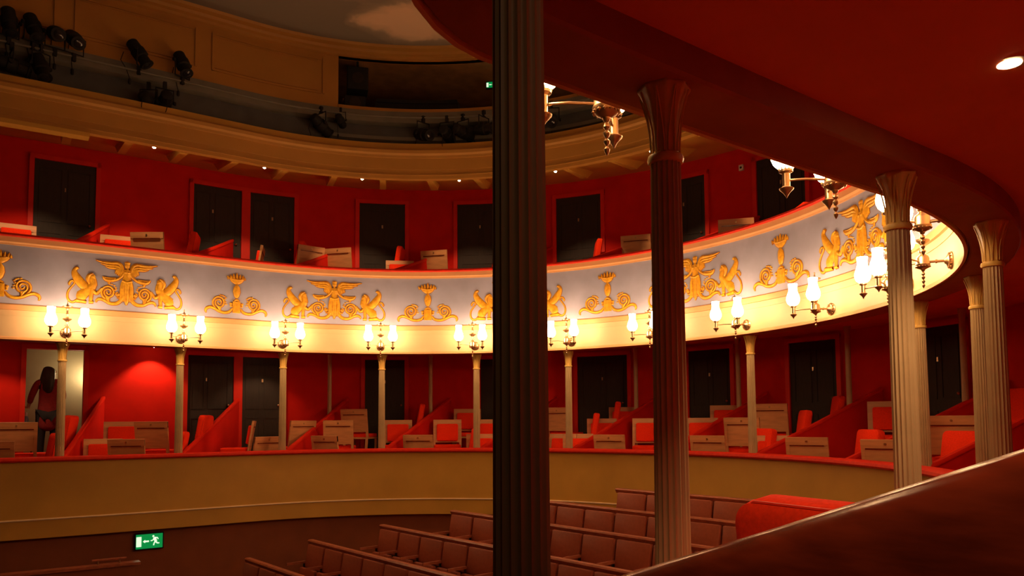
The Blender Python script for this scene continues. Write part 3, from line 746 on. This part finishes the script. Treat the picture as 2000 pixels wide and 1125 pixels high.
# the big padded chair beyond the polished partition
p = Vector((1.63, -6.02, -1.172+CZ))
dup(protos['B'], p, R(-97), 'large red padded chair back rising behind the polished partition', 'chairs in the lower balcony boxes')

# ---------------------------------------------------------------- pit seating
def make_seat():
    """faces -x' (the stage): local +x is along the row, local -y is forward; z=0 the floor, back top at .83"""
    t = thing('theatre_seat', 'x', 'theatre seat', (0, 0, 0), 0, 'brown theatre seats in the pit')
    M = Matrix.Translation((0, .0, .50)) @ Matrix.Rotation(R(-9), 4, 'X')
    MB().rbox(-.235, .235, -.055, .005, .0, .31, .025, M).build('backrest', seat_m, t, True)
    MB().rbox(-.22, .22, -.14, -.08, .34, .52, .03).build('seat_cushion', seat_m, t, True)
    MB().box(-.23, .23, -.07, -.04, .40, .50).build('seat_frame', dark_m, t)
    MB().box(-.262, -.24, -.06, -.03, 0, .58).box(-.27, -.235, -.2, .0, 0, .02).build('stand', dark_m, t)
    am = MB(); am.add([(x, y, z) for z in (.555, .585) for x, y in ((-.275, -.03), (-.228, -.03), (-.24, -.30), (-.262, -.30))], [(0, 1, 2, 3), (7, 6, 5, 4), (0, 4, 5, 1), (1, 5, 6, 2), (2, 6, 7, 3), (3, 7, 4, 0)])
    am.build('armrest', ledge_m, t)
    return t
ts = None
ra = math.atan2(dy, dx)
rz_seat = ra
WS = .505
for i, (s_, t_, zt, n) in enumerate(ROWS):
    for k in range(n):
        loc = (s_+dx*WS*(k+.55), t_+dy*WS*(k+.55), zt-.86+CZ)
        lab = '%s brown theatre seat along the %s pit row down from the back' % (ORD[k+1].capitalize(), ORD[i+1])
        if ts is None: ts = make_seat(); ts.location = loc; ts.rotation_euler = (0, 0, rz_seat); ts['label'] = lab
        else: dup(ts, loc, rz_seat, lab)
    # continuous wooden ledge behind the backs
    L = WS*n+.06
    lt = thing('row_ledge', 'long brown wooden ledge capping the %s pit row down from the back' % ORD[i+1], 'ledge', (s_, t_, zt-.86+CZ), rz_seat, 'wooden ledges behind the pit rows')
    lb = MB(); lb.add([(x, y, z) for x in (-.02, L) for y, z in ((.045, .80), (.02, .845), (.035, .86), (.10, .86), (.115, .845), (.115, .80))],
        [(0, 1, 2, 3, 4, 5), (11, 10, 9, 8, 7, 6)]+[(j, (j+1) % 6, 6+(j+1) % 6, 6+j) for j in range(6)])
    lb.build('ledge_top', ledge_m, lt)
    MB().box(-.01, L-.01, .07, .10, .02, .81).build('back_board', ledge_m, lt)

# low barrier with a handrail by the pit entrance
t = thing('pit_barrier', 'low dark wooden barrier with sloping cap below the exit sign', 'barrier', P3(10.3, -.45, -2.86), 0)
MB().cbox(11.5, 9.12, -.50, -.42, -2.86, -1.87).build('barrier_panel', pit_m, t, world=True)
MB().cbox(11.5, 9.06, -.54, -.38, -1.87, -1.835).build('barrier_cap', ledge_m, t, world=True)
hb = MB().tube([P3(9.62-.1*k, -.46, -1.775) for k in range(5)], .014, 8).build('handrail', ledge_m, t, True, world=True)
for u in (9.55, 9.3): MB().tube([P3(u, -.46, -1.84), P3(u, -.46, -1.78)], .009, 8).build('bracket', brass, t, True, world=True)

# ---------------------------------------------------------------- signs
def exit_sign(u, off, z, w_, h, label, arrow=True):
    t = thing('exit_sign', label, 'exit sign', P3(u, off, z), nang(u), kind='thing')
    # local: x outward from the room centre, viewer on the -x side; +y runs along the wall
    MB().rbox(-.045, .0, -w_/2, w_/2, -h/2, h/2, .012, axis='x').build('housing', black, t, True)
    MB().box(-.049, -.044, -w_/2+.018, w_/2-.018, -h/2+.018, h/2-.018).build('sign_face', green_on, t)
    # symbols drawn in face units: a to the viewer's right, b up
    sg = -1 if math.sin(nang(u)) >= -2 else 1
    def q(a, b3): return (-.0515, sg*a, b3)
    def bar(mb, p0, p1, th):
        dxx, dzz = p1[0]-p0[0], p1[1]-p0[1]; l = math.hypot(dxx, dzz); nx, nz_ = -dzz/l*th/2, dxx/l*th/2
        c4 = [(p0[0]+nx, p0[1]+nz_), (p1[0]+nx, p1[1]+nz_), (p1[0]-nx, p1[1]-nz_), (p0[0]-nx, p0[1]-nz_)]
        mb.add([q(*c) for c in c4]+[(-.049, sg*c[0], c[1]) for c in c4], [(0, 1, 2, 3), (0, 4, 5, 1), (1, 5, 6, 2), (2, 6, 7, 3), (3, 7, 4, 0)])
    k = w_/.38
    dm = MB(); bar(dm, (-.135*k, -.07*k), (-.135*k, .068*k), .065*k); dm.build('door_symbol', white_on, t)
    if arrow:
        am = MB(); bar(am, (-.06*k, 0), (-.005*k, 0), .022*k)
        am.add([q(-.085*k, 0), q(-.055*k, .024*k), q(-.055*k, -.024*k)], [(0, 1, 2)]); am.build('arrow_symbol', white_on, t)
    rm = MB()
    for p0, p1, th in (((.062, .05), (.085, -.01), .034), ((.068, .04), (.10, .045), .014), ((.10, .045), (.115, .02), .014), ((.062, .03), (.04, .008), .014), ((.04, .008), (.015, .004), .014),
                       ((.078, -.01), (.062, -.03), .018), ((.062, -.03), (.055, -.062), .016), ((.088, -.012), (.10, -.034), .018), ((.10, -.034), (.13, -.034), .016)):
        bar(rm, (p0[0]*k, p0[1]*k), (p1[0]*k, p1[1]*k), th*k)
    for j in range(10):
        a, b3 = 2*math.pi*j/10, 2*math.pi*(j+1)/10
        rm.add([q(.05*k, .066*k), q((.05+.014*math.cos(a))*k, (.066+.014*math.sin(a))*k), q((.05+.014*math.cos(b3))*k, (.066+.014*math.sin(b3))*k)], [(0, 1, 2)])
    rm.build('running_figure_symbol', white_on, t)
    return t
exit_sign(8.86, .12, -1.66, .38, .235, 'green lit exit sign with running figure under the lower balcony')
exit_sign(3.90, 1.2, 6.06, .22, .14, 'small green exit sign glowing up in the control room')

# ---------------------------------------------------------------- stage lighting on the gallery
bar = MB(); bar.tube([P3(11.5-.15*k, .26, 5.13) for k in range(80)], .018, 8)
tag(bar.build('lighting_bar', greystr, None, True), 'long pale pipe rail the stage lights clamp to', 'pipe', kind='thing')
def make_spot():
    t = thing('stage_light', 'x', 'stage light', (0, 0, 0), 0, 'black stage lights on the gallery rail')
    Mh = Matrix.Rotation(R(90), 4, 'Y')
    MB().lathe([(.02, -.17), (.055, -.165), (.07, -.15), (.075, -.05), (.085, -.04), (.085, .05), (.066, .06), (.066, .15), (.078, .155), (.078, .17), (.06, .172)], 18, M=Mh).build('housing', black, t, True)
    MB().lathe([(.001, .0), (.055, .002), (.05, .012), (.03, .02), (.001, .024)], 16, M=Matrix.Translation((.165, 0, 0)) @ Mh).build('lens', lensm, t, True)
    MB().tube([(0, -.10, 0), (0, -.10, -.17), (0, .10, -.17), (0, .10, 0)], .009, 6).build('yoke', black, t)
    MB().box(-.02, .02, -.02, .02, -.26, -.17).build('clamp', black, t)
    MB().tube([(-.02, -.10, 0), (-.02, -.125, 0)], .022, 8).tube([(-.02, .10, 0), (-.02, .125, 0)], .022, 8).build('knob', black, t, True)
    MB().tube([(-.17, 0, 0), (-.20, 0, -.10), (-.14, .02, -.20), (-.10, .02, -.32)], .005, 5).lathe([(.01, -.38), (.018, -.37), (.018, -.32), (.01, -.31)], 8, (-.10, .02, 0)).build('cable', black, t, True)
    return t
SP = [ # u, z of the lamp, up/hanging, yaw offset, pitch, label
 (10.72, 5.42, 1, 20, -70, 'largest dark stage light at the stage end of the rail'), (10.44, 5.42, 1, 30, -60, 'second dark stage light standing on the rail'),
 (10.18, 5.40, 1, 10, -25, 'third stage light from the stage end, lying level'), (9.95, 5.38, 1, 15, -35, 'fourth stage light, angled down to the boxes'),
 (9.12, 5.40, 1, 70, -55, 'lone small stage light over the first wall panel'), (8.52, 5.40, 1, 25, -60, 'stage light tilted steeply against the first wall panel'),
 (10.68, 4.82, -1, 100, -10, 'round dark lamp hanging under the stage-end cluster'), (10.34, 4.88, -1, 30, -60, 'slim lamp hanging beside the round one'),
 (8.76, 4.74, -1, 180, -20, 'boxy lamp in a square yoke hanging below the tilted one'), (6.44, 4.88, -1, 120, -30, 'small lamp hanging before the control room edge'),
 (6.14, 5.0, -1, 160, -10, 'tiny lamp hanging close under the ledge'), (4.84, 4.84, -1, 40, -20, 'bulky dark lamp hanging below the black desk'),
 (4.46, 4.84, -1, 170, -5, 'lamp with lens towards the room below the desk'), (4.20, 4.86, -1, 150, -5, 'lamp beside the one with the visible lens'),
 (3.86, 4.9, -1, 60, -10, 'dark lamp hanging against the thickest column'), (2.74, 4.9, -1, 20, -30, 'dark lamp showing just past the thickest column'), (8.98, 4.68, -1, 150, -15, 'short lamp tucked behind the boxy one')]
sp0 = make_spot()
for i, (u, z, up, yo, pt, lab) in enumerate(SP):
    loc = P3(u, .26, z-(.0 if up > 0 else 0)); rz = nang(u)+math.pi+R(yo)
    o = sp0 if i == 0 else dup(sp0, loc, rz)
    o.location = loc; o['label'] = lab; o.scale = (1.22,)*3 if i != 10 else (.85,)*3
    o.rotation_euler = (math.pi if up < 0 else 0, 0, rz)
    for ch in o.children:
        if ch.name.split('.')[0] in ('housing', 'lens', 'knob'): ch.rotation_euler = (0, R(-pt) if up > 0 else R(pt), 0)
        if ch.name.split('.')[0] == 'cable':
            if up < 0: ch.rotation_euler = (math.pi, 0, 0)
# control desk and loudspeakers
t = thing('control_desk', 'long black control desk behind the gallery sill', 'desk', P3(5.0, .95, 5.34), 0)
MB().cbox(5.60, 4.35, .80, 1.25, 5.34, 5.62, .1).build('desk_body', black, t, world=True)
MB().cbox(5.58, 4.37, .78, .86, 5.60, 5.66, .1).build('desk_hood', black, t, world=True)
for (u, z0, z1, lab) in ((5.86, 5.74, 6.14, 'black loudspeaker box high in the opening'), (5.90, 5.38, 5.62, 'small black equipment case beside the control desk')):
    t = thing('loudspeaker' if z0 > 5.5 else 'equipment_case', lab, 'equipment', P3(u, .8, z0), nang(u))
    MB().rbox(-.16, .16, -.18, .18, 0, z1-z0, .02, axis='z').build('cabinet', black, t)
    MB().lathe([(.09, 0), (.1, .006), (.07, .01), (.02, -.01), (.001, -.012)], 18, M=Matrix.Translation((-.165, 0, (z1-z0)/2)) @ Matrix.Rotation(R(-90), 4, 'Y')).build('speaker_cone' if z0 > 5.5 else 'lid', dark_m, t, True)
    if z0 > 5.5: MB().box(-.02, .02, -.02, .02, z1-z0, 6.36-z0).build('bracket', black, t)

# ---------------------------------------------------------------- downlights
def downlight(p, label, r=.03, tilt=None, power=0, cone=70, group='small bright lights under the gallery', glow=True):
    t = thing('downlight', label, 'ceiling light', p, 0, group, 'thing')
    MB().lathe([(r*1.35, .0), (r*1.35, .006), (r*1.15, .012), (r*1.05, .04), (.001, .045)], 20).build('bezel', brass_d, t, True)
    MB().lathe([(.001, -r*.8), (r*.55, -r*.65), (r*.85, -r*.3), (r*.95, .004), (.001, .006)] if r < .035 else [(.001, -.003), (r*.9, -.002), (r*.95, .004), (.001, .006)], 20).build('bulb', bulb_on, t, True)
    if power:
        l = bpy.data.lights.new('downlight_beam', 'SPOT'); l.energy = power; l.spot_size = R(cone); l.spot_blend = .5; l.shadow_soft_size = .02; l.color = (1, .62, .32)
        lo = bpy.data.objects.new('downlight_beam', l); C.objects.link(lo); lo.location = Vector(p)+Vector((0, 0, -.02))
        d = tilt or Vector((0, 0, -1)); lo.rotation_euler = d.to_track_quat('-Z', 'Y').to_euler()
GL = [8.88, 7.27, 5.8, 4.27, 2.7, 1.12]
for i, u in enumerate(GL+[10.4, -.4, -1.9, -3.4]):
    o_ = .30; _, n = cv(u, 0)
    downlight(P3(u, o_, 4.055), ('%s bright dot from the stage end under the gallery' % ORD[i+1].capitalize()) if i < 6 else 'small light under the gallery %s' % ['at the stage end', 'above the lit column', 'over the dark arc', 'deep in the arc'][i-6], .026,
              Vector((n[0]*.85, n[1]*.85, -.95)), UPW, 62)
# boxes: lights in the red ceiling
for i, (u, o_, pw) in enumerate(((10.75, 1.55, 1.0), (8.52, 1.98, 1.7), (7.0, 1.6, 1.0), (3.6, 1.5, .3), (-4.5, .95, .3))):
    zc = 1.2+.1*(o_-.28)/2.22-.012
    _, n = cv(u, 0)
    downlight(P3(u, o_, zc), ['ceiling light in the box at the stage end', 'ceiling light throwing a glow on the red wall past the doorway', 'ceiling light over the double doors', 'ceiling light in the box behind the thickest column', 'thin bright light at the far edge of the red ceiling'][i], .03,
              Vector((n[0]*.2, n[1]*.2, -1)), LOW*pw, 100, 'ceiling lights over the boxes')
downlight((2.93, -5.72, 1.235+CZ-.01), 'large bright round light set in the nearest red ceiling', .042, None, NEARL, 110, 'ceiling lights over the boxes')

downlight((.45, -6.55, 1.235+CZ-.01), 'unseen added spot over the viewing box, aimed at the red padded chair', .042, Vector((1.1, .28, -1.3)), 60, 60, 'ceiling lights over the boxes')  # added out of view, narrowed to brighten the near red chair
l = bpy.data.lights.new('control_room_fill', 'POINT'); l.energy = 2.2; l.color = (1, .66, .34); l.shadow_soft_size = .1  # added fill that lifts the dark control room
lo = bpy.data.objects.new('control_room_fill', l); C.objects.link(lo); lo.location = P3(3.2, 1.4, 6.1)

# ---------------------------------------------------------------- small fittings
t = thing('fire_call_point', 'small white box high on the upper red wall', 'wall box', P3(.75, 2.3, 4.16), nang(.75))
MB().rbox(-.04, 0, -.04, .04, -.05, .05, .01, axis='x').build('casing', whitep, t); MB().lathe([(.001, 0), (.02, 0), (.015, .01), (.001, .012)], 12, M=Matrix.Translation((-.04, 0, 0)) @ Matrix.Rotation(R(-90), 4, 'Y')).build('button', dark_m, t, True)
# corridor wall lamp seen through the doorway
t = thing('corridor_lamp', 'glowing wall lamp in the corridor beyond the open doorway', 'wall lamp', P3(9.30, 3.62, .80), nang(9.3))
MB().box(.03, .08, -.05, .05, -.06, .06).build('back_plate', brass, t); MB().lathe([(.03, -.06), (.05, -.02), (.05, .05), (.03, .07)], 16, (-.02, 0, 0)).build('lamp_shade', bulb_on, t, True)
l = bpy.data.lights.new('corridor_light', 'POINT'); l.energy = 5; l.color = (1, .75, .42); l.shadow_soft_size = .06
lo = bpy.data.objects.new('corridor_light', l); C.objects.link(lo); lo.location = P3(9.5, 3.4, .86)

# ---------------------------------------------------------------- the woman in the doorway
def skin_obj(name, verts, edges, radii, m, parent, root=0, sub=2):
    me = bpy.data.meshes.new(name); me.from_pydata(verts, edges, []); me.update()
    o = bpy.data.objects.new(name, me); C.objects.link(o)
    sk = o.modifiers.new('skin', 'SKIN'); sk.use_smooth_shade = True
    for i, r_ in enumerate(radii):
        v = me.skin_vertices[0].data[i]; v.radius = r_ if isinstance(r_, tuple) else (r_, r_)
        v.use_root = (i == root)
    ss = o.modifiers.new('sub', 'SUBSURF'); ss.levels = sub; ss.render_levels = sub
    me.materials.append(m)
    if parent: o.parent = parent
    return o
pl = P3(10.02, 2.62, -.70)
phi = math.atan2(pl.y+6.8, pl.x)
# local frame: +y away from the camera, +x to the viewer's right
wm = thing('person', 'woman with long dark hair and dark red top standing in the doorway', 'person', pl, phi-math.pi/2, kind='thing')
V = [(0, 0, .93), (0, 0, 1.08), (0, .0, 1.25), (0, 0, 1.36), (.005, .01, 1.43), (.015, .02, 1.52), (.02, .02, 1.60),
     (-.09, 0, .88), (-.10, .01, .48), (-.10, -.01, .08), (.09, 0, .88), (.10, .01, .48), (.10, -.01, .08), (-.10, .09, .03), (.11, .09, .03),
     (-.16, 0, 1.34), (-.24, .02, 1.12), (-.27, .12, .99), (.16, 0, 1.34), (.21, .03, 1.12), (.17, .16, 1.02), (-.285, .15, .975), (.15, .19, 1.01)]
Ed = [(0, 1), (1, 2), (2, 3), (3, 4), (4, 5), (5, 6), (0, 7), (7, 8), (8, 9), (9, 13), (0, 10), (10, 11), (11, 12), (12, 14), (3, 15), (15, 16), (16, 17), (17, 21), (3, 18), (18, 19), (19, 20), (20, 22)]
Rd = [(.14, .11), (.115, .09), (.135, .10), (.10, .08), .045, (.072, .088), (.06, .075), .085, .055, .04, .085, .055, .04, .03, .03, .055, .042, .03, .055, .042, .03, (.032, .016), (.032, .016)]
bd = skin_obj('body', V, Ed, Rd, skin, wm)
tp = skin_obj('red_top', [(0, 0, .56), (0, 0, .92), (0, 0, 1.1), (0, .0, 1.25), (0, 0, 1.37), (-.16, 0, 1.345), (-.235, .015, 1.14), (-.262, .09, 1.02), (.16, 0, 1.345), (.205, .025, 1.14), (.18, .13, 1.04)],
     [(0, 1), (1, 2), (2, 3), (3, 4), (4, 5), (5, 6), (6, 7), (4, 8), (8, 9), (9, 10)], [(.175, .14), (.165, .13), (.145, .12), (.155, .12), (.10, .08), .064, .052, .045, .062, .052, .045], topred, wm)
skin_obj('trousers', [(0, 0, .90), (-.09, 0, .84), (-.10, .01, .48), (-.10, -.01, .12), (.09, 0, .84), (.10, .01, .48), (.10, -.01, .12)], [(0, 1), (1, 2), (2, 3), (0, 4), (4, 5), (5, 6)], [(.15, .12), .10, .07, .055, .10, .07, .055], trous, wm)
skin_obj('hair', [(.005, -.005, 1.61), (-.01, -.03, 1.54), (-.02, -.05, 1.44), (-.035, -.06, 1.33), (-.04, -.06, 1.22), (-.03, -.055, 1.14)], [(0, 1), (1, 2), (2, 3), (3, 4), (4, 5)], [(.085, .09), (.105, .085), (.12, .08), (.13, .07), (.12, .06), (.05, .03)], hairm, wm)
fc = MB(); fc.lathe([(.001, -.012), (.009, -.006), (.011, 0), (.007, .01), (.001, .02)], 8, (.095, .06, 1.535))
fc.build('nose', skin, wm, True)
eye = MB(); eye.lathe([(.001, -.006), (.007, 0), (.001, .006)], 8, (.078, .075, 1.56)); eye.lathe([(.001, -.006), (.007, 0), (.001, .006)], 8, (.088, .02, 1.56)); eye.build('eyes', dark_m, wm, True)
MB().tube([(.080, .085, 1.49), (.092, .06, 1.487), (.090, .03, 1.49)], .005, 6).build('mouth', topred, wm, True)
MB().lathe([(.001, -.025), (.01, -.015), (.012, .01), (.001, .025)], 8, (.012, -.065, 1.545)).build('ear', skin, wm, True)
for sx, hx, hy, hz in ((-1, -.285, .15, .975), (1, .15, .19, 1.01)):
    for j in range(4):
        L = (.055, .065, .062, .05)[j]; ox = (j-1.5)*.017
        fv = [(hx+ox*.9, hy, hz), (hx+ox, hy+.03, hz-.002), (hx+ox, hy+.03+L*.5, hz-.012), (hx+ox*.9, hy+.02+L*.8, hz-.036)]
        skin_obj('finger', fv, [(0, 1), (1, 2), (2, 3)], [.009, .009, .0085, .007], skin, wm, sub=1)
    skin_obj('thumb', [(hx-sx*-.015, hy-.01, hz), (hx+sx*.035, hy+.015, hz-.008), (hx+sx*.040, hy+.05, hz-.02)], [(0, 1), (1, 2)], [.011, .010, .008], skin, wm, sub=1)
# tall bottle on the ledge by her hand
e = Vector((math.cos(phi-math.pi/2), math.sin(phi-math.pi/2), 0)); g = Vector((math.cos(phi), math.sin(phi), 0))
bp = pl+e*(-.30)+g*(-.02)
t = thing('side_table', 'small dark stand beside the woman in the doorway', 'stand', bp, phi-math.pi/2)
MB().box(-.10, .10, -.09, .09, .50, .53).build('table_top', dark_m, t)
for sx in (-1, 1):
    for sy in (-1, 1): MB().box(sx*.085-.01, sx*.085+.01, sy*.075-.01, sy*.075+.01, 0, .50).build('leg', dark_m, t)
t = thing('bottle', 'tall blue-grey bottle with pale cap under the woman\'s hand', 'bottle', bp+Vector((0, 0, .53)), 0)
MB().lathe([(.035, 0), (.038, .01), (.038, .24), (.03, .27), (.016, .29)], 16).build('bottle_body', bottle_m, t, True)
MB().lathe([(.018, .285), (.02, .29), (.02, .335), (.012, .345)], 14).build('bottle_cap', whitep, t, True)

# ---------------------------------------------------------------- world, camera, view
wd = bpy.data.worlds.new('world'); bpy.context.scene.world = wd; wd.use_nodes = True
wd.node_tree.nodes['Background'].inputs[0].default_value = (1, .55, .28, 1); wd.node_tree.nodes['Background'].inputs[1].default_value = .004
cam = bpy.data.cameras.new('camera'); co = bpy.data.objects.new('camera', cam); C.objects.link(co)
cam.sensor_width = 36; cam.lens = 27.0; cam.shift_y = .08125; cam.clip_start = .03; cam.clip_end = 100
th = R(36.0); rt = Vector((math.cos(th), -math.sin(th), 0)); hd = Vector((math.sin(th), math.cos(th), 0))
pt = math.atan2(96, 1500); fw = hd*math.cos(pt)+Vector((0, 0, 1))*math.sin(pt); up = rt.cross(fw)
rl = R(.375); r2 = rt*math.cos(rl)-up*math.sin(rl); u2 = rt*math.sin(rl)+up*math.cos(rl)
co.matrix_world = Matrix(((r2.x, u2.x, -fw.x, 0), (r2.y, u2.y, -fw.y, -6.8), (r2.z, u2.z, -fw.z, CZ), (0, 0, 0, 1)))
sc = bpy.context.scene; sc.camera = co
sc.view_settings.view_transform = 'Standard'; sc.view_settings.look = 'None'; sc.view_settings.exposure = 0.0; sc.view_settings.gamma = 1.0; sc.view_settings.use_curve_mapping = False
sc.cycles.max_bounces = 6; sc.cycles.diffuse_bounces = 4; sc.cycles.sample_clamp_indirect = 4.0; sc.cycles.use_denoising = True
